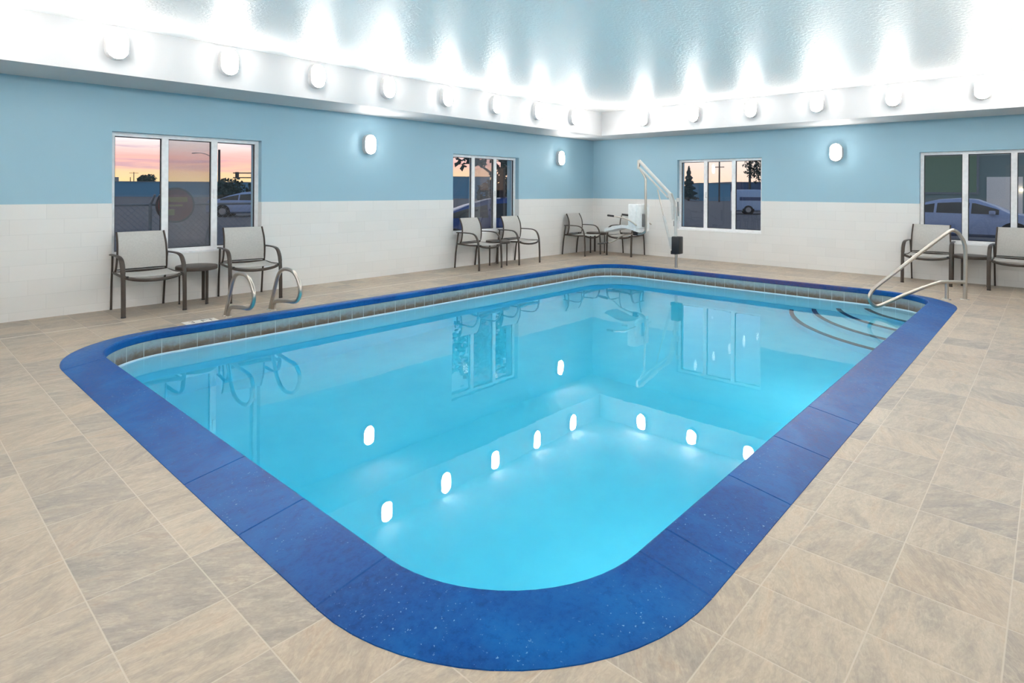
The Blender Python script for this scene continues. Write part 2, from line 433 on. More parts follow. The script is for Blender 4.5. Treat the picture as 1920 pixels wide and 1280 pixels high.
# windows
def make_window(i, label, handle=True):
    side, a, b = WINS[i]; mp = mapL if side == 'L' else mapR
    z0, z1 = WIN_H
    w = empty('window_%d' % i, mp((a + b) / 2, z0, .1)); tag(w, label, kind='structure')
    inv = Matrix.Translation(-Vector(w.location))
    def bx(bm, u0, v0, d0, u1, v1, d1, bev=.004):
        p, q = mp(u0, v0, d0), mp(u1, v1, d1)
        box(bm, [min(x, y) for x, y in zip(p, q)], [max(x, y) for x, y in zip(p, q)], bev)
    def fin(name, bm, mat, par=None):
        bm.transform(inv); return obj(name, bm, mat, par or w)
    FW = .044; W = b - a
    m1, m2 = a + W * .333, a + W * .667
    fr = bmesh.new(); D0, D1 = .085, .150
    plate(fr, rect(a, z0, b, z1), [rect(a + FW, z0 + FW, m1 - .034, z1 - FW), rect(m1 + .034, z0 + FW, m2 - .034, z1 - FW), rect(m2 + .034, z0 + FW, b - FW, z1 - FW)],
          lambda u, v, d: mp(u, v, D0 + d), D1 - D0)
    frame = fin('window_frame', fr, M['vinyl'])
    for k, (u0, u1) in enumerate(((a + FW, m1 - .034), (m1 + .034, m2 - .034), (m2 + .034, b - FW))):
        gk = bmesh.new()
        plate(gk, rect(u0, z0 + FW, u1, z1 - FW), [rect(u0 + .009, z0 + FW + .009, u1 - .009, z1 - FW - .009)], lambda u, v, d: mp(u, v, D0 + .022 + d), .02)
        fin('gasket', gk, M['gasket'])
        gb = bmesh.new(); bx(gb, u0 + .006, z0 + FW + .006, D0 + .030, u1 - .006, z1 - FW - .006, D0 + .034, 0)
        fin('glass_pane', gb, M['glass'])
    if i < 3:
        sb = bmesh.new(); bx(sb, m1 + .030, z0 + FW - .006, D0 + .048, m2 - .030, z1 - FW + .006, D0 + .0495, 0)
        fin('insect_screen', sb, M['screen'])
    hb = bmesh.new(); bx(hb, m2 - .012, 1.18, D0 - .022, m2 + .012, 1.29, D0 + .004, .005)
    fin('window_latch', hb, M['vinyl'])
    sl = bmesh.new(); bx(sl, a - .0, z0 - .012, -.012, b + .0, z0 + .006, D0 + .02, .003)
    fin('window_sill', sl, M['vinyl'])
    return w
make_window(1, 'three-pane window showing the pink sunset and round red sign')
make_window(2, 'three-pane window behind the middle pair of chairs')
make_window(3, 'three-pane window beside the pool lift mast')
make_window(4, 'three-pane window showing a pale blue parked sedan')

# door in the wall behind the camera (seen mirrored in the glass)
def make_door():
    d = empty('door_1', (XN, .55, 0)); tag(d, 'white panel door in the wall behind the viewer', kind='structure')
    bm = bmesh.new(); box(bm, (.0, -.46, .01), (.04, .46, 2.04), .004)
    for z0, z1 in ((.2, .95), (1.1, 1.9)):
        for y0, y1 in ((-.36, -.04), (.04, .36)): box(bm, (.036, y0, z0), (.048, y1, z1), .006)
    obj('door_leaf', bm, M['door'], d)
    bm = bmesh.new()
    plate(bm, [(-.54, 0), (-.46, 0), (-.46, 2.05), (.46, 2.05), (.46, 0), (.54, 0), (.54, 2.13), (-.54, 2.13)], [], lambda u, v, dd: (.001 + dd, u, v), .055)
    obj('door_frame', bm, M['door'], d)
    bm = bmesh.new(); cyl(bm, (.04, -.40, 1.0), (.09, -.40, 1.0), .012); box(bm, (.08, -.40, .99), (.10, -.28, 1.01), .004)
    obj('door_handle', bm, M['steel'], d)
make_door()

# ------------------------------------------------------------------ pool
pool = thing('swimming_pool', 'rectangular indoor pool with rounded corners and deep blue painted coping', 'pool')
def path_pts():
    """centreline of the pool edge: (point, outward normal, joint flag)"""
    L = []
    corners = ((PX0 + PR, PY0 + PR, PI), (PX1 - PR, PY0 + PR, 1.5 * PI), (PX1 - PR, PY1 - PR, 0), (PX0 + PR, PY1 - PR, .5 * PI))
    SEG = 16
    for ci, (cx, cy, a0) in enumerate(corners):
        for k in range(SEG + 1):
            a = a0 + .5 * PI * k / SEG; nrm = (math.cos(a), math.sin(a))
            L.append(((cx + PR * math.cos(a), cy + PR * math.sin(a)), nrm, 0))
        nx, ny = corners[(ci + 1) % 4][:2]
        a = a0 + .5 * PI; nrm = (math.cos(a), math.sin(a))
        p0 = Vector((cx + PR * nrm[0], cy + PR * nrm[1])); p1 = Vector((nx + PR * nrm[0], ny + PR * nrm[1]))
        ln = (p1 - p0).length; tdir = (p1 - p0).normalized()
        s = {0: .012, 1: .012, 2: .012, 3: .012}[ci]; ss = []
        if ci == 0: ss = [.012, .20, .775, 1.35, 1.93]
        elif ci == 3: ss = [.02, ln - .012, ln - .572, ln - 1.13]
        else: ss = [.5 * ln]
        ss = sorted(q for q in ss if .01 <= q <= ln - .008)
        for q in ss:
            for e, j in ((-.004, 0), (0, 1), (.004, 0)):
                L.append((tuple(p0 + tdir * (q + e)), nrm, j))
    return L
PATH = path_pts()
prof = [(.05, -.024), (.006, -.024), (.0, -.018), (.0, .026), (.003, .036), (.012, .042), (.03, .0405), (.15, .023), (.262, .0065), (.272, .003), (.275, -.004), (.275, -.06)]
rings = []
for (px, py), (nx, ny), j in PATH:
    r = []
    for k, (o, z) in enumerate(prof):
        if j and 2 <= k <= 9: z -= .004; o += .004 if k < 5 else 0
        r.append((px + nx * o, py + ny * o, z))
    rings.append(r)
bm = bmesh.new(); loft(bm, rings + [rings[0]], cap=False, closed=False)
bmesh.ops.remove_doubles(bm, verts=bm.verts[:], dist=1e-5)
obj('coping', bm, M['coping'], pool, True, angle=14)
def ringband(prof, mat, name):
    bm = bmesh.new(); rr = [[(px + nx * o, py + ny * o, z) for o, z in prof] for (px, py), (nx, ny), j in PATH if True]
    loft(bm, rr + [rr[0]], cap=False, closed=False); bmesh.ops.remove_doubles(bm, verts=bm.verts[:], dist=1e-5)
    return bm
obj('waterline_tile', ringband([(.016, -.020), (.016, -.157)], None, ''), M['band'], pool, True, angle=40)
ZF = ZWATER - 1.26
bm = ringband([(.03, -.1555), (.010, -.1555), (.008, -.158), (.008, ZF + .10), (-.02, ZF + .03), (-.10, ZF)], None, '')
fl = [bm.verts.new((px - nx * .10, py - ny * .10, ZF)) for (px, py), (nx, ny), j in PATH if j == 0]
bm.faces.new(fl); bmesh.ops.remove_doubles(bm, verts=bm.verts[:], dist=1e-5)
obj('basin', bm, M['plaster'], pool, True, angle=40)
SC = (9.30, .80)
for rad, dep in ((1.13, .26), (1.44, .50), (1.73, .74), (2.01, .98)):
    zt = ZWATER - dep
    xa, yb = PX1 + .05, PY0 - .05
    a0 = PI - math.asin((yb - SC[1]) / rad); a1 = PI - math.acos((SC[0] - xa) / rad)
    arc = [(SC[0] + rad * math.cos(a0 + (a1 - a0) * k / 28), SC[1] + rad * math.sin(a0 + (a1 - a0) * k / 28)) for k in range(29)]
    poly = arc + [(xa, yb)]
    bm = bmesh.new(); prism(bm, poly, lambda u, v: (u, v, ZF - .02), lambda u, v: (u, v, zt))
    st = obj('stair_step', bm, M['plaster'], pool)
    bm = bmesh.new()
    inn = [(SC[0] + (rad - .050) * math.cos(a0 + (a1 - a0) * k / 28), SC[1] + (rad - .050) * math.sin(a0 + (a1 - a0) * k / 28)) for k in range(29)]
    out = [(SC[0] + (rad + .006) * math.cos(a0 + (a1 - a0) * k / 28), SC[1] + (rad + .006) * math.sin(a0 + (a1 - a0) * k / 28)) for k in range(29)]
    loft(bm, [[(*p, zt + .004) for p in inn], [(*p, zt + .004) for p in out], [(*p, zt - .035) for p in out]], cap=False, closed=False)
    obj('nosing_stripe', bm, M['stripe'], st)
bm = bmesh.new()
prism(bm, rounded(.03), lambda u, v: (u, v, ZF - .15), lambda u, v: (u, v, ZWATER))
tag(obj('pool_water', bm, M['water']), 'still clear turquoise water filling the pool', 'water', kind='stuff')

# two added, unseen lamps that brighten the water, below the handrail side
M['poolfill'] = mk_emit('underwater_fill_glow', (1.0, .95, .90), 62)
for n, X in enumerate((2.7, 5.6)):
    t = thing('pool_fill_light', 'added unseen underwater lamp in the pool wall ' + ('nearer the camera corner' if n == 0 else 'nearer the pool steps'), 'added fill light', (X, PY0 - .006, -.62), 0, 'added underwater fill lamps')
    bm = bmesh.new(); cyl(bm, (0, 0, 0), (0, .030, 0), .15, .14, 32); obj('fill_lamp_ring', bm, M['steel'], t, True, angle=40)
    bm = bmesh.new(); cyl(bm, (0, .028, 0), (0, .040, 0), .115, .105, 24); obj('fill_lamp_lens', bm, M['poolfill'], t)

# depth marker tile on the deck
dm = thing('depth_marker', 'white ceramic depth marker tile set in the deck beside the coping', 'sign', (2.22, 6.155, .0))
bm = bmesh.new(); box(bm, (-.15, -.072, -.004), (.15, .072, .003), .001); obj('marker_tile', bm, M['marker'], dm)
for ch_, xo, nm in (('3', -.075, 'digit'), ('F', .03, 'letter'), ('T', .095, 'letter')):
    cu = bpy.data.curves.new('glyph', 'FONT'); cu.body = ch_; cu.size = .115; cu.align_x = 'CENTER'; cu.align_y = 'CENTER'
    to = link(bpy.data.objects.new('tmp_text', cu)); bpy.context.view_layer.update()
    me = bpy.data.meshes.new_from_object(to.evaluated_get(bpy.context.evaluated_depsgraph_get())); bpy.data.objects.remove(to)
    mo = link(bpy.data.objects.new(nm, me)); me.materials.clear(); me.materials.append(M['ink']); mo.parent = dm; mo.location = (xo, 0, .0036)

# ------------------------------------------------------------------ bulkhead lights
def stadium(w, h, n=8):
    r = w / 2; s = h / 2 - r
    return [(r * math.cos(PI * k / n), s + r * math.sin(PI * k / n)) for k in range(n + 1)] + [(-r * math.cos(PI * k / n), -s - r * math.sin(PI * k / n)) for k in range(n + 1)]
def make_sconce():
    t = thing('wall_sconce', 'x', 'wall light')
    bm = bmesh.new()   # faces -Y (local), wall plane at y=0
    loft(bm, [[(u, 0, v) for u, v in stadium(.195, .300)], [(u, -.066, v) for u, v in stadium(.190, .295)], [(u, -.072, v) for u, v in stadium(.178, .284)]])
    obj('back_plate', bm, M['plate'], t, True, angle=40)
    bm = bmesh.new()
    loft(bm, [[(u, -.070, v) for u, v in stadium(.172, .278)], [(u, -.080, v) for u, v in stadium(.168, .274)], [(u, -.091, v) for u, v in stadium(.140, .246)], [(u, -.095, v) for u, v in stadium(.08, .18)]])
    obj('glass_diffuser', bm, M['lamp'], t, True, angle=60)
    return t
sc0 = make_sconce(); used = []
def sconce(x, y, z, rz, label, group):
    if not used:
        used.append(1); sc0.location = (x, y, z); sc0.rotation_euler = (0, 0, rz); sc0['label'] = label; sc0['group'] = group; return sc0
    return dup_at(sc0, (x, y, z), rz, label, group)
ORD = ['nearest the room corner', 'second from the room corner', 'third from the room corner', 'fourth from the room corner', 'fifth from the room corner',
       'sixth from the room corner', 'seventh from the room corner', 'eighth from the room corner']
gL, gR = 'bulkhead lights above the ladder side', 'bulkhead lights above the lift side'
for k in range(8):
    sconce(1.614 + 1.037 * k, YW - DL, 2.665, 0, 'glowing oval light on the bulkhead over the ladder side, ' + ORD[7 - k], gL)
for k in range(6):
    sconce(XW - DR, .696 + .995 * k, 2.660, -PI / 2, 'glowing oval light on the bulkhead over the pool lift side, ' + ORD[5 - k], gR)
gO = 'bulkhead lights on the sides not in view'
lO = 'glowing oval bulkhead light on the sides of the room not in view'
for k in (-2, -1): sconce(1.614 + 1.037 * k, YW - DL, 2.665, 0, lO, gO)
sconce(XW - DR, -.30, 2.660, -PI / 2, lO, gO)
for k in range(7): sconce(XN + DR, -.2 + .995 * k, 2.660, PI / 2, lO, gO)
for k in range(9): sconce(.58 + 1.037 * k, YN + DR, 2.665, PI, lO, gO)
gW = 'wall lights on the blue paint'
sconce(4.991, YW, 1.957, 0, 'glowing oval wall light on blue wall between the two windows', gW)
sconce(9.539, YW, 1.957, 0, 'glowing oval wall light on blue wall near the room corner above chair', gW)
sconce(XW, 2.643, 1.950, -PI / 2, 'glowing oval wall light on blue wall past the lift window', gW)

# ------------------------------------------------------------------ chairs
def make_chair():
    t = thing('sling_chair', 'x', 'chair')
    SX = (1, 0, 0)
    for s in (-1, 1):
        bm = bmesh.new(); sweep(bm, [(s * .283, -.285, .012), (s * .283, -.281, .20), (s * .283, -.272, .36), (s * .283, -.262, .44)], .0215, .011, SX, 12)
        lg = obj('leg', bm, M['bronze'], t, True, angle=60)
        bm = bmesh.new(); sweep(bm, [(s * .283, -.285, 0), (s * .283, -.285, .014)], .0225, .012, SX, 12); obj('foot_cap', bm, M['bronze_dk'], lg)
        bm = bmesh.new()
        sweep(bm, smooth_path([(s * .283, -.262, .438), (s * .282, -.240, .505), (s * .280, -.195, .562), (s * .277, -.12, .590), (s * .272, .02, .596), (s * .268, .14, .594), (s * .266, .225, .592)], 5), .0235, .0095, SX, 12)
        obj('armrest', bm, M['bronze'], t, True, angle=60)
        bm = bmesh.new(); sweep(bm, [(s * .252, .285, .012), (s * .255, .262, .25), (s * .258, .225, .46), (s * .262, .200, .588)], .0105, .0155, SX, 10)
        lg = obj('leg', bm, M['bronze'], t, True, angle=60)
        bm = bmesh.new(); sweep(bm, [(s * .252, .287, 0), (s * .252, .285, .014)], .0115, .0165, SX, 10); obj('foot_cap', bm, M['bronze_dk'], lg)
        bm = bmesh.new()
        sweep(bm, smooth_path([(s * .245, .185, .402), (s * .240, .150, .46), (s * .236, .132, .57), (s * .232, .142, .69), (s * .228, .178, .775), (s * .226, .208, .826)], 5), .010, .013, SX, 10)
        obj('back_rail', bm, M['bronze'], t, True, angle=60)
        bm = bmesh.new(); sweep(bm, [(s * .262, -.270, .404), (s * .256, -.05, .394), (s * .250, .228, .402)], .010, .014, SX, 10)
        obj('seat_rail', bm, M['bronze'], t, True, angle=60)
        bm = bmesh.new(); box(bm, (s * .25 - .012, -.292, .392), (s * .25 + .012, -.268, .414), .004); obj('rail_plug', bm, M['bronze_dk'], t)
    bm = bmesh.new()
    sweep(bm, smooth_path([(-.275, -.272, .402), (-.20, -.300, .378), (-.10, -.320, .364), (0, -.326, .360), (.10, -.320, .364), (.20, -.300, .378), (.275, -.272, .402)], 4), .0165, .008, (0, 0, 1), 10)
    obj('front_bar', bm, M['bronze'], t, True, angle=60)
    bm = bmesh.new(); sweep(bm, [(-.25, .205, .402), (.25, .205, .402)], .011, .011, None, 10); obj('rear_bar', bm, M['bronze'], t, True, angle=60)
    def sheet(rows, th):
        bm = bmesh.new(); rr = []
        for k, r in enumerate(rows):
            c, nx = Vector(rows[max(k - 1, 0)][4]), Vector(rows[min(k + 1, len(rows) - 1)][4])
            d = (nx - c).normalized(); nn = Vector((1, 0, 0)).cross(d).normalized() * th
            rr.append([tuple(Vector(p) + nn * .5) for p in r] + [tuple(Vector(p) - nn * .5) for p in reversed(r)])
        loft(bm, rr); return bm
    N = 9
    rows = []
    for j in range(9):
        f = j / 8; y = -.288 + .435 * f; z = .409 - .012 * math.sin(PI * f)
        rows.append([((-1 + 2 * i / (N - 1)) * .248, y - .012 * (1 - f) * (1 - (2 * i / (N - 1) - 1) ** 2), z - .012 * (1 - (2 * i / (N - 1) - 1) ** 2)) for i in range(N)])
    obj('seat', sheet(rows, .004), M['sling'], t, True, angle=60)
    rows = []
    pr = smooth_path([(0, .152, .437), (0, .136, .56), (0, .145, .69), (0, .182, .78), (0, .212, .828)], 3)
    for q in pr:
        w = .232 - .006 * (q.z - .437) / .39
        rows.append([((-1 + 2 * i / (N - 1)) * w, q.y + .016 * (1 - (2 * i / (N - 1) - 1) ** 2), q.z) for i in range(N)])
    obj('backrest', sheet(rows, .004), M['sling'], t, True, angle=60)
    bm = bmesh.new(); sweep(bm, [(-.235, .153, .434), (0, .168, .434), (.235, .153, .434)], .006, .006, None, 8); obj('back_bar', bm, M['bronze_dk'], t)
    return t
ch0 = make_chair()
chairs = [(2.030, 7.140, 0, 'grey sling armchair under the sunset window, nearest the camera by the tile wall'),
          (3.105, 7.125, -6, 'grey sling armchair behind the pool ladder rails'),
          (6.93, 7.12, 4, 'grey sling armchair at the middle window, on the side nearer the ladder'),
          (7.95, 7.140, 1, 'grey sling armchair at the middle window, on the side nearer the corner'),
          (9.89, 7.140, 2, 'grey sling armchair in the room corner, beside the corner table, facing the pool'),
          (10.455, 6.42, -90, 'grey sling armchair directly behind the white pool lift seat'),
          (10.44, 1.345, -90, 'grey sling armchair behind the slanted steel stair rail'),
          (10.43, .365, -90, 'grey sling armchair cut by the frame edge, beyond the handrail table')]
for i, (x, y, r, lb) in enumerate(chairs):
    if i == 0:
        ch0.location = (x, y, 0); ch0.rotation_euler = (0, 0, math.radians(r)); ch0['label'] = lb; ch0['group'] = 'sling chairs around the pool'
    else: dup_at(ch0, (x, y, 0), math.radians(r), lb, 'sling chairs around the pool')

def make_table():
    t = thing('side_table', 'x', 'table')
    bm = bmesh.new(); n = 40
    prof = [(.16, .386), (.205, .380), (.213, .384), (.215, .392), (.215, .418), (.211, .424), (.20, .426), (.0, .426)]
    loft(bm, [[(r * math.cos(2 * PI * k / n), r * math.sin(2 * PI * k / n), z) for k in range(n)] for r, z in prof[:-1]])
    obj('tabletop', bm, M['bronze'], t, True, angle=35)
    for k in range(3):
        a = math.radians(167 + 120 * k); c = Vector((math.cos(a), math.sin(a), 0)); tg = Vector((-c.y, c.x, 0))
        bm = bmesh.new(); sweep(bm, [tuple(c * .172 + Vector((0, 0, .010))), tuple(c * .172 + Vector((0, 0, .39)))], .019, .009, tuple(tg), 12)
        lg = obj('leg', bm, M['bronze'], t, True, angle=60)
        bm = bmesh.new(); sweep(bm, [tuple(c * .172), tuple(c * .172 + Vector((0, 0, .012)))], .020, .010, tuple(tg), 12); obj('foot_cap', bm, M['bronze_dk'], lg)
    return t
tb0 = make_table()
tables = [(2.555, 7.205, 0, 'round bronze side table under the sunset window'), (7.452, 7.150, 0, 'round bronze side table between the middle window chairs'),
          (10.44, 7.135, 0, 'round bronze side table tucked in the room corner'), (10.52, .86, 100, 'round bronze side table behind the upright of the stair handrail')]
for i, (x, y, r, lb) in enumerate(tables):
    if i == 0: tb0.location = (x, y, 0); tb0['label'] = lb; tb0['group'] = 'round side tables'
    else: dup_at(tb0, (x, y, 0), math.radians(r), lb, 'round side tables')

# ------------------------------------------------------------------ grab rails, stair handrail
prf = [(6.259, -.01), (6.164, .198), (6.081, .365), (6.005, .440), (5.895, .467), (5.76, .458), (5.671, .410), (5.612, .335), (5.598, .255), (5.640, .185), (5.715, .150), (5.845, .139), (6.075, .112), (6.158, .075), (6.186, -.01)]
for X, lb in ((2.495, 'curved steel grab rail in front of the table, nearer the depth marker'), (2.962, 'curved steel grab rail standing farther from the depth marker')):
    t = thing('pool_grab_rail', lb, 'grab rail', (X, 6.21, 0), 0, 'pool ladder grab rails')
    bm = bmesh.new(); sweep(bm, smooth_path([(0, y - 6.21, z) for y, z in prf], 6), .0195, None, (1, 0, 0), 14); obj('rail_tube', bm, M['steel'], t, True, angle=60)
    for yy in (6.253, 6.184):
        bm = bmesh.new(); cyl(bm, (0, yy - 6.21, 0), (0, yy - 6.21, .008), .036, .030, 20); obj('floor_flange', bm, M['steel'], t, True, angle=40)
hr = thing('stair_handrail', 'slanted tubular steel handrail bolted to the deck beside the pool steps', 'handrail', (9.0, .887, 0))
O = Vector((9.0, .887, 0))
dd = Vector((-.7, .714, 0)).normalized()
def hp(s, z): return dd * s + Vector((0, 0, z))
def s_of(x, y): return (Vector((x, y, 0)) - O).dot(dd)
up = [(9.078, .806, .0), (9.078, .806, .60), (9.034, .851, .775), (8.985, .90, .836), (8.937, .95, .828), (8.751, 1.14, .639), (8.473, 1.423, .339), (8.311, 1.588, .164), (8.258, 1.642, .085), (8.243, 1.658, .009), (8.272, 1.628, -.060), (8.336, 1.563, -.074), (8.567, 1.327, .067), (8.82, 1.068, .198), (8.875, 1.012, .213), (9.070, .815, .213)]
bm = bmesh.new(); sweep(bm, smooth_path([hp(s_of(x, y), z) for x, y, z in up[:-2]] + [hp(s_of(8.9, .99), .213), hp(s_of(9.07, .815), .213)], 5), .0215, None, tuple(dd.cross(Vector((0, 0, 1)))), 14)
obj('rail_tube', bm, M['steel'], hr, True, angle=60)
bm = bmesh.new(); sweep(bm, [hp(s_of(8.918, .97), 0), hp(s_of(8.918, .97), .205)], .0215, None, None, 14); obj('support_post', bm, M['steel'], hr, True, angle=60)
for q in ((8.918, .97), (9.078, .806)):
    bm = bmesh.new(); c = hp(s_of(*q), 0); cyl(bm, c, c + Vector((0, 0, .010)), .048, .042, 20); obj('floor_flange', bm, M['steel'], hr, True, angle=40)

# ------------------------------------------------------------------ pool lift
K = .981
XLF = 9.225
lift = thing('pool_lift', 'white and steel pool access lift with hanging white seat beside the pool', 'pool lift', (XLF, 4.695, 0))
def lp(Y, z, dx=0): return (dx, Y * K - 4.695, 1.3 + (z - 1.3) * K)
def ltube(name, pts, r, mat, par=lift, rr=.03, rb=None, side=None):
    bm = bmesh.new(); sweep(bm, fillet(pts, rr) if len(pts) > 2 else pts, r, rb, side, 12); return obj(name, bm, M[mat], par, True, angle=60)
bm = bmesh.new(); cyl(bm, (0, 0, 0), (0, 0, .012), .055, .05, 20); obj('floor_flange', bm, M['steel'], lift, True, angle=40)
ltube('mast_post', [(0, 0, 0), (0, .0, .30)], .026, 'steel')
ltube('mast_column', [(0, .005, .26), (0, .02, .80), (0, .03, 1.04)], .024, 'liftwhite')
bm = bmesh.new(); box(bm, (-.075, -.085, .25), (.075, .055, .54), .012); box(bm, (-.06, -.02, .24), (.06, .075, .30), .008)
obj('battery_box', bm, M['black'], lift, True, angle=40)
# yoke plates at the mast head
for dx in (-.040, .040):
    bm = bmesh.new()
    prism(bm, [lp(4.815, .82)[1:], lp(4.850, .80)[1:], lp(4.872, 1.10)[1:], lp(4.93, 1.215)[1:], lp(4.935, 1.27)[1:], lp(4.885, 1.265)[1:], lp(4.825, 1.10)[1:]], lambda u, v: (dx - .004, u, v), lambda u, v: (dx + .004, u, v))
    obj('yoke_plate', bm, M['liftwhite'], lift)
ltube('upper_arm', [lp(5.515, 1.842), lp(4.90, 1.245)], .020, 'liftwhite', rb=.028, side=(1, 0, 0))
ltube('lower_arm', [lp(5.523, 1.735), lp(4.945, 1.185)], .017, 'liftwhite')
bm = bmesh.new()
prism(bm, [lp(5.50, 1.865)[1:], lp(5.545, 1.85)[1:], lp(5.545, 1.70)[1:], lp(5.515, 1.695)[1:]], lambda u, v: (-.018, u, v), lambda u, v: (.018, u, v)); obj('arm_end_bracket', bm, M['steel'], lift)
ltube('hanger_tube', [lp(5.520, 1.725), lp(5.388, 1.545), lp(5.378, .80), lp(5.380, .575), lp(5.46, .528), lp(5.62, .522)], .021, 'steel', rr=.06)
act = ltube('actuator_tube', [lp(5.03, .87), lp(4.885, .37)], .024, 'liftwhite')
ltube('actuator_rod', [lp(5.149, 1.329), lp(5.03, .87)], .011, 'steel', act)
bm = bmesh.new(); prism(bm, [lp(4.935, .52)[1:], lp(4.86, .50)[1:], lp(4.845, .30)[1:], lp(4.885, .31)[1:]], lambda u, v: (-.03, u, v), lambda u, v: (.03, u, v)); obj('actuator_bracket', bm, M['liftwhite'], lift)
hand = ltube('control_handle', [lp(4.752, .86), lp(4.766, 1.13)], .014, 'grey')
ltube('handle_cap', [lp(4.766, 1.12), lp(4.768, 1.185)], .026, 'liftwhite', hand)
ltube('handle_socket', [lp(4.75, .79), lp(4.752, .875)], .024, 'liftwhite', hand)
bm = bmesh.new(); box(bm, (-.02, lp(4.835, 0)[1] - .0, 1.3 + (.70 - 1.3) * K), (.02, lp(4.77, 0)[1] + .05, 1.3 + (.79 - 1.3) * K), .005); obj('handle_clamp', bm, M['grey'], lift)
# seat
bm = bmesh.new(); rows = []
for j in range(13):
    f = j / 12; Y = 5.44 + .66 * f
    z = .615 + .055 * math.sin(PI * min(1, f * 1.25)) - (.03 if f > .85 else 0) * (f - .85) / .15
    rows.append([(-.23 + .46 * i / 10, Y * K - 4.695, 1.3 + (z + .022 * abs(i / 5 - 1) ** 2 - 1.3) * K) for i in range(11)])
loft(bm, [[(x, y, z) for x, y, z in r] + [(x * .97, y, z - .055) for x, y, z in reversed(r)] for r in rows])
obj('lift_seat', bm, M['liftseat'], lift, True, angle=60)
bm = bmesh.new(); box(bm, (-.22, 5.425 * K - 4.695, .640), (.22, 5.475 * K - 4.695, 1.075), .022, 3)
box(bm, (-.235, 5.44 * K - 4.695, .660), (-.195, 5.60 * K - 4.695, 1.07), .015); box(bm, (.195, 5.44 * K - 4.695, .660), (.235, 5.60 * K - 4.695, 1.07), .015)
obj('lift_backrest', bm, M['liftseat'], lift, True, angle=40)
for dx in (-.25, .25):
    a = ltube('lift_armrest', [lp(5.412, .694, dx), lp(5.60, .804, dx), lp(5.873, .843, dx)], .012, 'steel', rr=.08)
    ltube('arm_grip', [lp(5.873, .843, dx), lp(6.013, .854, dx)], .018, 'black', a)
f = ltube('footrest_tube', [lp(5.554, .530), lp(5.859, .486), lp(6.045, .355), lp(6.18, .330)], .011, 'steel', rr=.08)
bm = bmesh.new(); sweep(bm, [lp(6.163, .332, -.0), lp(6.369, .298, .0)], .06, .014, (1, 0, 0), 12); obj('footrest_pad', bm, M['black'], f)
bm = bmesh.new(); box(bm, (-.05, 5.40 * K - 4.695 - .012, .675), (.05, 5.40 * K - 4.695 + .06, .90), .006); obj('control_box', bm, M['grey'], lift)
bm = bmesh.new(); box(bm, (-.03, 5.53 * K - 4.695, .515), (.03, 5.62 * K - 4.695, .585), .006); obj('seat_pivot', bm, M['black'], lift)
# ------------------------------------------------------------------ outside the windows
GZ = -.30
M['asphalt'] = mk_paint('dusk_asphalt', (.17, .17, .18), .9, 30, .2, .1)
M['metalwall'] = mk_paint('ribbed_blue_metal_wall', (.11, .27, .42), .7, 4, .1, .2)
M['darkwall'] = mk_paint('dark_grey_green_wall', (.20, .27, .27), .8, 4, .1, .2)
M['navywall'] = mk_paint('dark_navy_wall', (.07, .10, .20), .8, 4, .1, .2)
M['wood'] = simple('weathered_pole_wood', (.07, .06, .06), .9)
M['galv'] = simple('galvanised_steel', (.20, .23, .26), .5)
M['leaf'] = simple('dark_green_foliage', (.035, .05, .04), .8)
M['conif'] = simple('blue_spruce_foliage', (.05, .075, .085), .8)
M['carblue'] = simple('pale_blue_car_paint', (.27, .36, .56), .25)
M['carnavy'] = simple('deep_blue_car_paint', (.03, .08, .28), .2)
M['carwhite'] = simple('pale_van_paint', (.30, .42, .62), .3)
M['carglass'] = simple('dark_car_window_glass', (.03, .035, .035), .08)
M['tyre'] = simple('black_tyre_rubber', (.012, .012, .014), .8)
M['rim'] = simple('alloy_wheel', (.25, .26, .28), .3, .6)
M['signred'] = simple('dark_red_sign_paint', (.22, .035, .035), .5)
M['signyel'] = simple('mustard_sign_paint', (.38, .27, .05), .5)
M['signrim'] = simple('dark_sign_rim', (.07, .04, .045), .5)
bm = bmesh.new(); plate(bm, rect(-200, -200, 260, 260), [rect(XN - .2, YN - .2, XW + .2, YW + .2)], lambda u, v, d: (u, v, GZ), 0)
tag(obj('ground', bm, M['asphalt']), 'grey asphalt lot outside the windows at dusk', kind='structure')

def building(label, x0, y0, x1, y1, h, mat, depth=12, ribs=0, unit=None):
    """a long flat-roofed building whose front runs from (x0,y0) to (x1,y1)"""
    t = thing('building', label, 'building', (x0, y0, GZ)); a = Vector((x1 - x0, y1 - y0, 0)); L = a.length; a.normalize()
    nrm = Vector((a.y, -a.x, 0))
    if nrm.dot(Vector((x0, y0, 0))) < 0: nrm = -nrm
    def P(s, d, z): v = a * s + nrm * d; return (v.x, v.y, z)
    bm = bmesh.new(); prism(bm, [(0, 0), (L, 0), (L, depth), (0, depth)], lambda u, v: P(u, v, 0), lambda u, v: P(u, v, h - .12)); obj('wall', bm, mat, t)
    bm = bmesh.new(); prism(bm, [(-.15, -.15), (L + .15, -.15), (L + .15, depth + .15), (-.15, depth + .15)], lambda u, v: P(u, v, h - .12), lambda u, v: P(u, v, h)); obj('roof_edge', bm, M['galv'], t)
    if unit:
        bm = bmesh.new(); prism(bm, [(unit, 1), (unit + 1.6, 1), (unit + 1.6, 2.6), (unit, 2.6)], lambda u, v: P(u, v, h), lambda u, v: P(u, v, h + .8)); obj('rooftop_unit', bm, M['galv'], t)
    return t
building('long low blue metal building across the lot under the sunset', 22, 138.3, 47.5, 110.7, 2.85, M['metalwall'], 12, 0, 11.0)
building('blue flat-roofed building seen through the leafy middle window', 62, 92, 78.5, 77.5, 4.1, M['metalwall'])
building('low distant building beside the spruce', 121, 60, 127, 55, 2.6, M['metalwall'])
building('blue block building with a pole before it in the lift window', 95.5, 44.5, 98.6, 40.4, 3.05, M['metalwall'], 10)
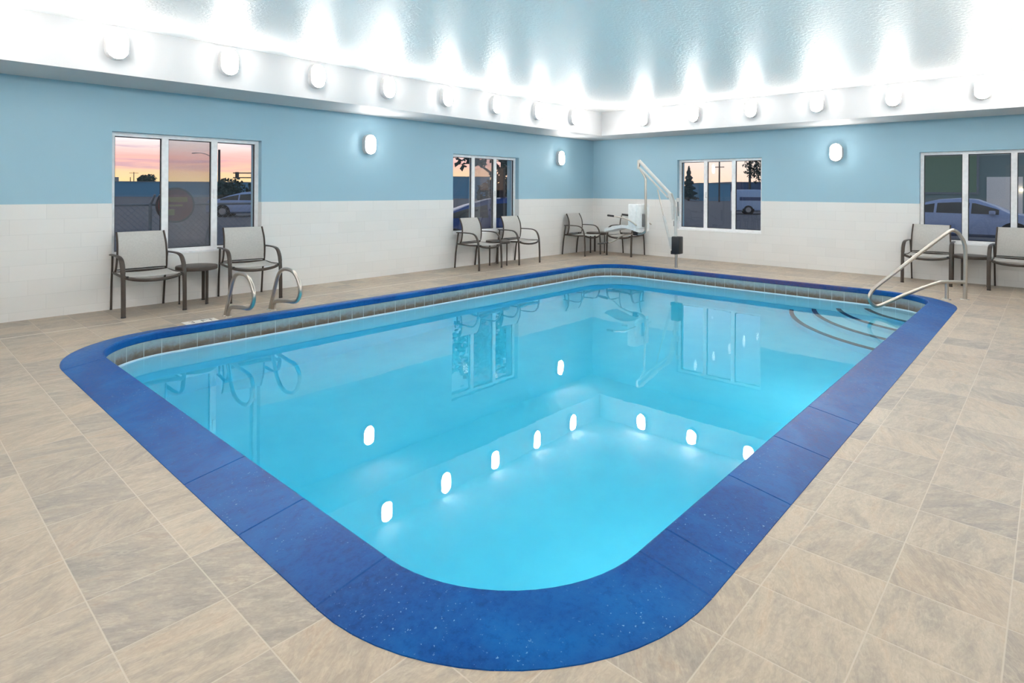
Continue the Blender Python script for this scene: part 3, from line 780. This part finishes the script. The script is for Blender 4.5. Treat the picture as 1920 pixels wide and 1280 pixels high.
building('dark navy building behind the pale van', 108.5, 44.2, 115, 36.5, 3.4, M['navywall'])
fb = building('grey-green building behind the pale blue sedan, its door and glowing panel standing in for window reflections', 56, 10.5, 60, -32, 6.0, M['darkwall'])
M['mirrorroom'] = mk_emit('green_room_reflection_glow', (.17, .26, .22), .22)  # glow standing in for a green room mirrored in the window
M['mirrorlamp'] = mk_emit('lamp_reflection_glow', (1, .85, .6), 3.0)  # glow standing in for a floor lamp mirrored in the window
def facade(name, y0, y1, z0, z1, d, mat, par=fb):
    bm = bmesh.new(); a = Vector((4, -42.5, 0)).normalized(); n = Vector((a.y, -a.x, 0)); n = n if n.x < 0 else -n
    def Q(s, dd, z): v = a * s + n * dd; return (v.x, v.y, z)
    prism(bm, [(y0, 0), (y1, 0), (y1, d), (y0, d)], lambda u, v: Q(u, v, z0), lambda u, v: Q(u, v, z1)); return obj(name, bm, mat, par)
wf_ = facade('window_frame', 2.6, 6.3, 1.5, 4.6, .10, M['galv']); facade('reflection_panel', 2.75, 6.15, 1.65, 4.45, .12, M['mirrorroom'], wf_)  # framed glowing panel added outdoors in place of the room's reflection
dr_ = facade('door', 6.75, 8.8, 0, 2.8, .10, M['door']); facade('door_panel', 6.95, 8.6, .1, 2.6, .13, M['door'], dr_)  # mirrored indoor door, built again on the facade
lm_ = facade('lamp_reflection', 8.62, 8.80, 1.75, 1.93, .4, M['mirrorlamp'])

def leaves(bm, n, c, rad, size, shape='ball'):
    for _ in range(n):
        if shape == 'ball':
            while True:
                v = Vector((random.uniform(-1, 1), random.uniform(-1, 1), random.uniform(-1, 1)))
                if .15 < v.length < 1: break
            p = Vector(c) + Vector((v.x * rad[0], v.y * rad[1], v.z * rad[2]))
        else:   # cone
            f = random.random() ** .6; a = random.uniform(0, 2 * PI); rr = rad[0] * f * (.55 + .45 * random.random()) * (.75 + .25 * math.sin(f * 40))
            p = Vector(c) + Vector((rr * math.cos(a), rr * math.sin(a), rad[2] * (1 - f)))
        q = Matrix.Rotation(random.uniform(0, 6.28), 3, 'X') @ Matrix.Rotation(random.uniform(0, 6.28), 3, 'Z')
        s = size * random.uniform(.6, 1.3)
        vs = [bm.verts.new(p + q @ Vector(k)) for k in ((-s, -s * .5, 0), (s, -s * .5, 0), (s * .7, s * .6, s * .2), (-s * .7, s * .6, -s * .2))]
        bm.faces.new(vs)
def tree(label, x, y, h, rad, trunk=.12, n=700, size=.16, lobes=5, base=.35):
    t = thing('tree', label, 'tree', (x, y, GZ))
    bm = bmesh.new(); cyl(bm, (0, 0, 0), (.05, 0, h * .7), trunk, trunk * .5, 10)
    for k in range(4):
        a = k * 1.7; cyl(bm, (.02, 0, h * (.4 + .06 * k)), (rad * .6 * math.cos(a), rad * .6 * math.sin(a), h * (.6 + .06 * k)), trunk * .4, trunk * .15, 6)
    obj('trunk', bm, M['wood'], t)
    bm = bmesh.new()
    for k in range(lobes):
        a = 2 * PI * k / lobes + .5; rr = rad * .45 if lobes > 1 else 0
        leaves(bm, n // lobes, (rr * math.cos(a), rr * math.sin(a), h * (base + (1 - base) * (.35 + .35 * ((k * 37) % 10) / 10))), (rad * .62, rad * .62, h * (1 - base) * .34), size)
    obj('crown', bm, M['leaf'], t); return t
tree('small round tree behind the low building under the sunset', 40.1, 141.2, 4.6, 1.7, .2, 900, .22)
tree('bushy dark tree left of the traffic signal', 20.7, 51.4, 2.6, 1.2, .1, 900, .13, 5, .05)
tree('bushy dark tree behind the parked car in the sunset window', 22.0, 47.5, 2.5, 1.7, .1, 1300, .13, 6, .0)
tree('leafy tree overhanging the middle window', 11.7, 11.1, 4.0, 2.2, .11, 1500, .085, 7, .50)
tree('dark dense shrub tree behind the blue car', 16.4, 14.6, 2.7, 1.5, .1, 1900, .13, 6, .0)
tree('leafy tree beyond the pale van', 51.5, 18.2, 5.0, 1.7, .14, 800, .16, 6, .42)
t = thing('conifer_tree', 'tall blue spruce seen through the lift window', 'tree', (93.9, 45.6, GZ))
bm = bmesh.new(); cyl(bm, (0, 0, 0), (0, 0, 5.4), .2, .04, 8); obj('trunk', bm, M['wood'], t)
bm = bmesh.new(); leaves(bm, 2600, (0, 0, .3), (1.75, 1.75, 5.6), .17, 'cone'); obj('foliage', bm, M['conif'], t)

def pole(name, label, x, y, h, r, cross=(), mat='wood', cat='utility pole', ang=0.9):
    t = thing(name, label, cat, (x, y, GZ)); bm = bmesh.new(); cyl(bm, (0, 0, 0), (0, 0, h), r, r * .8, 10); obj('pole_shaft', bm, M[mat], t)
    for z, w in cross:
        bm = bmesh.new(); c, s = math.cos(ang) * w / 2, math.sin(ang) * w / 2
        cyl(bm, (-c, -s, z), (c, s, z), r * .55, None, 6); obj('crossarm', bm, M[mat], t)
    return t
pole('street_utility_pole', 'thin utility pole with crossarm left of the round tree', 39.8, 149, 5.1, .09, [(4.9, 1.8)], ang=-.6)
pole('street_utility_pole', 'short plain pole beside the rooftop unit', 39.3, 149.6, 4.0, .09)
pole('street_utility_pole', 'thick wooden utility pole in the right pane of the sunset window', 36.3, 93.6, 7.5, .20)
pole('street_utility_pole', 'utility pole with crossarms before the blue block building', 87.6, 37.6, 7.2, .13, [(5.3, 1.4)], ang=1.9)
pole('street_utility_pole', 'dark plain pole in the lift window beside the leafy tree', 60.5, 22.8, 7.0, .13)
sl = pole('street_lamp', 'street lamp with a curved arm against the sunset', 35.5, 94.4, 6.6, .07, (), 'galv', 'street lamp')
bm = bmesh.new(); sweep(bm, smooth_path([(0, 0, 6.3), (-.5, .55, 6.75), (-1.0, 1.1, 6.95), (-1.65, 1.8, 6.98)], 5), .05, None, None, 6); obj('lamp_arm', bm, M['galv'], sl)
bm = bmesh.new(); sweep(bm, [(-1.6, 1.75, 6.97), (-2.0, 2.2, 6.93)], .12, .07, (1, 1, 0), 8); obj('lamp_head', bm, M['galv'], sl)
ts = thing('traffic_signal', 'dark traffic signal mast arm silhouetted on the sunset', 'traffic signal', (62.9, 153.4, GZ))
dirv = Vector((68.64 - 62.9, 147.11 - 153.38, 0)).normalized()
def tv(s, z): return (dirv.x * s, dirv.y * s, z)
for z in (4.4, 5.55):
    bm = bmesh.new(); cyl(bm, tv(0, z), tv(11, z), .13, .16, 8); obj('mast_arm', bm, M['wood'], ts)
for s in (1.0, 5.0):
    bm = bmesh.new(); box(bm, (tv(s, 0)[0] - .35, tv(s, 0)[1] - .35, 4.2), (tv(s, 0)[0] + .35, tv(s, 0)[1] + .35, 5.8), .05); obj('signal_head', bm, M['wood'], ts)
bm = bmesh.new(); cyl(bm, tv(11, 0), tv(11, 6), .2, .16, 10); obj('signal_post', bm, M['wood'], ts)

# chain-link fence and the round sign on it
fe = thing('chain_link_fence', 'low chain-link fence running past the sunset window', 'fence', (1.0, 10.5, GZ))
for X in (-.22, 2.03, 4.5):
    bm = bmesh.new(); cyl(bm, (X, 0, 0), (X, 0, 1.36), .028, None, 10); cyl(bm, (X, 0, 1.34), (X + .04, -.10, 1.50), .022, .018, 8); obj('fence_post', bm, M['galv'], fe)
bm = bmesh.new(); cyl(bm, (-1.2, 0, 1.34), (4.5, 0, 1.34), .02, None, 10); obj('top_rail', bm, M['galv'], fe)
bm = bmesh.new()
k = -1.2
while k < 4.5:
    for sg in (1, -1):
        x0, x1 = k, k + sg * 1.30
        z0, z1 = .02, 1.32
        if x1 > 4.5: z1 = z0 + (4.5 - x0); x1 = 4.5
        if x1 < -1.2: z1 = z0 + (x0 + 1.2); x1 = -1.2
        if abs(x1 - x0) > .02: cyl(bm, (x0, sg * .002, z0), (x1, sg * .002, z1), .0022, None, 3)
    k += .085
tag(obj('wire_mesh', bm, M['galv'], fe), kind='stuff')
sg = thing('round_sign', 'round dark red sign with mustard bars on the fence outside', 'sign', (3.36, 10.38, 1.03))
def disc(r0, y0, y1, n=40):
    bm = bmesh.new(); cyl(bm, (0, y0, 0), (0, y1, 0), r0, None, n); return bm
obj('sign_rim', disc(.285, 0, .03), M['signrim'], sg); obj('sign_face', disc(.255, -.008, .0), M['signred'], sg)
for z0, z1, x0, x1 in ((.05, .13, -.20, .17), (-.02, .01, -.22, .10), (-.16, -.06, -.17, -.02)):
    bm = bmesh.new(); box(bm, (x0, -.013, z0), (x1, -.007, z1), .002); obj('sign_bar', bm, M['signyel'], sg)
bm = bmesh.new(); cyl(bm, (0, .03, -.2), (0, .05, -.2), .02); cyl(bm, (0, .02, .2), (0, .06, .2), .02); obj('sign_bracket', bm, M['galv'], sg)

def car(name, label, x, y, rz, paint, van=False):
    t = thing(name, label, 'car' if not van else 'van', (x, y, GZ), rz)
    if van: st = [(-2.5, .70, 1.55, .95), (-2.45, .9, 1.72, .95), (-1.0, .9, 1.74, .95), (.9, .9, 1.70, .95), (1.35, .95, 1.60, .93), (1.9, 1.0, 1.10, .92), (2.45, .85, .95, .88), (2.6, .6, .7, .80)]
    else: st = [(-2.3, .70, .78, .80), (-2.2, .86, .95, .86), (-1.65, .93, 1.01, .89), (-1.1, .94, 1.22, .90), (-.55, .93, 1.37, .90), (.0, .92, 1.42, .90), (.45, .92, 1.38, .90), (.95, .92, 1.17, .90), (1.3, .91, .97, .90), (1.9, .82, .87, .87), (2.25, .68, .72, .80)]
    def ring(X, zb, zr, w):
        k = max(0, zr - zb); rw = w * (.98 - .36 * min(k, .5) / .5) if not van else w * .93
        h = [(w * .80, .20), (w * .97, .30), (w, .52), (w * .985, zb), ((rw + .0), zb + k * .82 + .012), (rw * .86, zr), (rw * .4, zr + .015)]
        return [(X, a, z) for a, z in h] + [(X, -a, z) for a, z in reversed(h)]
    bm = bmesh.new(); loft(bm, [ring(*s) for s in st]); obj('car_body', bm, paint, t, True, angle=38)
    def surf(X, f, sgn):
        for a, b in zip(st, st[1:]):
            if a[0] <= X <= b[0]:
                q = (X - a[0]) / (b[0] - a[0]); s = [a[i] * (1 - q) + b[i] * q for i in range(4)]; break
        h = ring(*s); A, B = h[3], h[4]
        return Vector((X, sgn * (A[1] + (B[1] - A[1]) * f + .008), A[2] + (B[2] - A[2]) * f))
    segs = [(-1.55, -.62, .02), (-.55, .30, .02), (.36, 1.05, .02)] if not van else [(.0, .85, .1), (.95, 1.5, .1)]
    for sgn in (-1, 1):
        for X0, X1, lo in segs:
            bm = bmesh.new(); N = 8
            a = [surf(X0 + (X1 - X0) * k / N, .06, sgn) for k in range(N + 1)]; b = [surf(X0 + (X1 - X0) * k / N, .90, sgn) for k in range(N + 1)]
            loft(bm, [a, b], cap=False, closed=False); obj('side_window', bm, M['carglass'], t)
        for X in (-1.42, 1.42):
            bm = bmesh.new(); yy = .93 if van else .90
            cyl(bm, (X, sgn * (yy - .20), .32), (X, sgn * (yy + .005), .32), .385, None, 24); obj('wheel_arch', bm, M['tyre'], t)
            bm = bmesh.new(); cyl(bm, (X, sgn * (yy - .18), .315), (X, sgn * (yy + .02), .315), .315, None, 24); wh = obj('wheel', bm, M['tyre'], t)
            bm = bmesh.new(); cyl(bm, (X, sgn * (yy + .015), .315), (X, sgn * (yy + .03), .315), .20, .16, 18); obj('wheel_rim', bm, M['rim'], wh)
        bm = bmesh.new(); box(bm, (.82, sgn * .88, .93), (.98, sgn * 1.06, 1.05), .03); obj('wing_mirror', bm, paint, t)
    if van:
        for sgn in (-1, 1):
            bm = bmesh.new(); box(bm, (-2.0, sgn * .94, .98), (-.5, sgn * .965, 1.22), .004); obj('side_decal', bm, M['navywall'], t)
    return t
car('sedan', 'pale blue sedan parked close outside, under the handrail window', 24.6, 2.3, math.radians(-92), M['carblue'])
car('sedan', 'pale blue car beyond the fence in the sunset window', 15.2, 34.3, math.radians(-35), M['carblue'])
car('sedan', 'deep blue car parked outside the middle window', 10.9, 10.1, math.radians(-38), M['carnavy'])
car('van', 'pale blue van with a dark side decal outside the lift window', 43.4, 15.0, math.radians(-65), M['carwhite'], True)
# ------------------------------------------------------------------ sky
w = bpy.data.worlds.new('sunset_sky'); scn.world = w; w.use_nodes = True
nt = w.node_tree; nt.nodes.clear(); g = G(nt)
out = nt.nodes.new('ShaderNodeOutputWorld'); bg = nt.nodes.new('ShaderNodeBackground')
d = g.sep(g.n('ShaderNodeTexCoord').outputs['Generated'])
z = d[2]; zz = g.m('DIVIDE', z, .12)
az = g.m('ARCTAN2', d[1], d[0])
cl = g.noise(g.comb(g.m('MULTIPLY', az, 5.0), g.m('MULTIPLY', z, 75.0), 0), 1.0, 5, .55, .6)
warp = g.m('MULTIPLY', g.m('SUBTRACT', cl, .5), .22)
west = g.ramp(g.m('ADD', zz, warp), [(0, (1.0, .66, .30)), (.12, (1.0, .66, .33)), (.24, (.97, .56, .38)), (.36, (.93, .47, .42)), (.50, (.94, .68, .64)), (.62, (.91, .83, .85)), (.80, (.84, .84, .92)), (1.0, (.70, .74, .86))])
east = g.ramp(zz, [(0, (.95, .62, .47)), (.25, (.92, .70, .58)), (.5, (.92, .80, .74)), (.8, (.88, .84, .88)), (1.0, (.72, .75, .86))])
cm = g.m('MULTIPLY', g.ramp(cl, [(.54, 0.0), (.66, 1.0)]), g.m('MULTIPLY', g.ramp(zz, [(.15, 0.0), (.3, 1.0)]), g.ramp(zz, [(.5, 1.0), (.7, 0.0)])))
west = g.mix(g.m('MULTIPLY', cm, .8), west, (.48, .30, .42, 1))
dirf = g.ramp(d[1], [(.35, 0.0), (.75, 1.0)])
c = g.mix(dirf, east, west)
c = g.mix(g.ramp(z, [(.12, 0.0), (.40, 1.0)]), c, (.20, .25, .36, 1))
c = g.mix(g.m('LESS_THAN', z, 0.0), c, (.06, .065, .08, 1))
g.L(c, bg.inputs[0]); bg.inputs[1].default_value = .84; g.L(bg.outputs[0], out.inputs[0])

# ------------------------------------------------------------------ camera
F, YAW, ROLL, CY = 1111.38, .7418, .0059, 356.59
fw = Vector((math.cos(YAW), math.sin(YAW), 0)); r0 = Vector((math.sin(YAW), -math.cos(YAW), 0)); u0 = Vector((0, 0, 1))
r = r0 * math.cos(ROLL) + u0 * math.sin(ROLL); u = u0 * math.cos(ROLL) - r0 * math.sin(ROLL)
cam = bpy.data.cameras.new('camera'); co = link(bpy.data.objects.new('camera', cam))
co.matrix_world = Matrix(((r.x, u.x, -fw.x, 0), (r.y, u.y, -fw.y, 0), (r.z, u.z, -fw.z, 1.30), (0, 0, 0, 1)))
cam.sensor_width = 36; cam.sensor_fit = 'HORIZONTAL'; cam.lens = F * 36 / 1920
cam.shift_y = -(640 - CY) / 1920
cam.clip_start = .05; cam.clip_end = 1000
scn.camera = co
vs = scn.view_settings
vs.view_transform = 'Standard'; vs.look = 'None'; vs.gamma = 1; vs.use_curve_mapping = False; vs.exposure = 0.74
scn.cycles.max_bounces = 12; scn.cycles.diffuse_bounces = 5; scn.cycles.glossy_bounces = 5; scn.cycles.transmission_bounces = 8
scn.cycles.transparent_max_bounces = 12
scn.cycles.sample_clamp_indirect = 12
scn.cycles.use_denoising = True
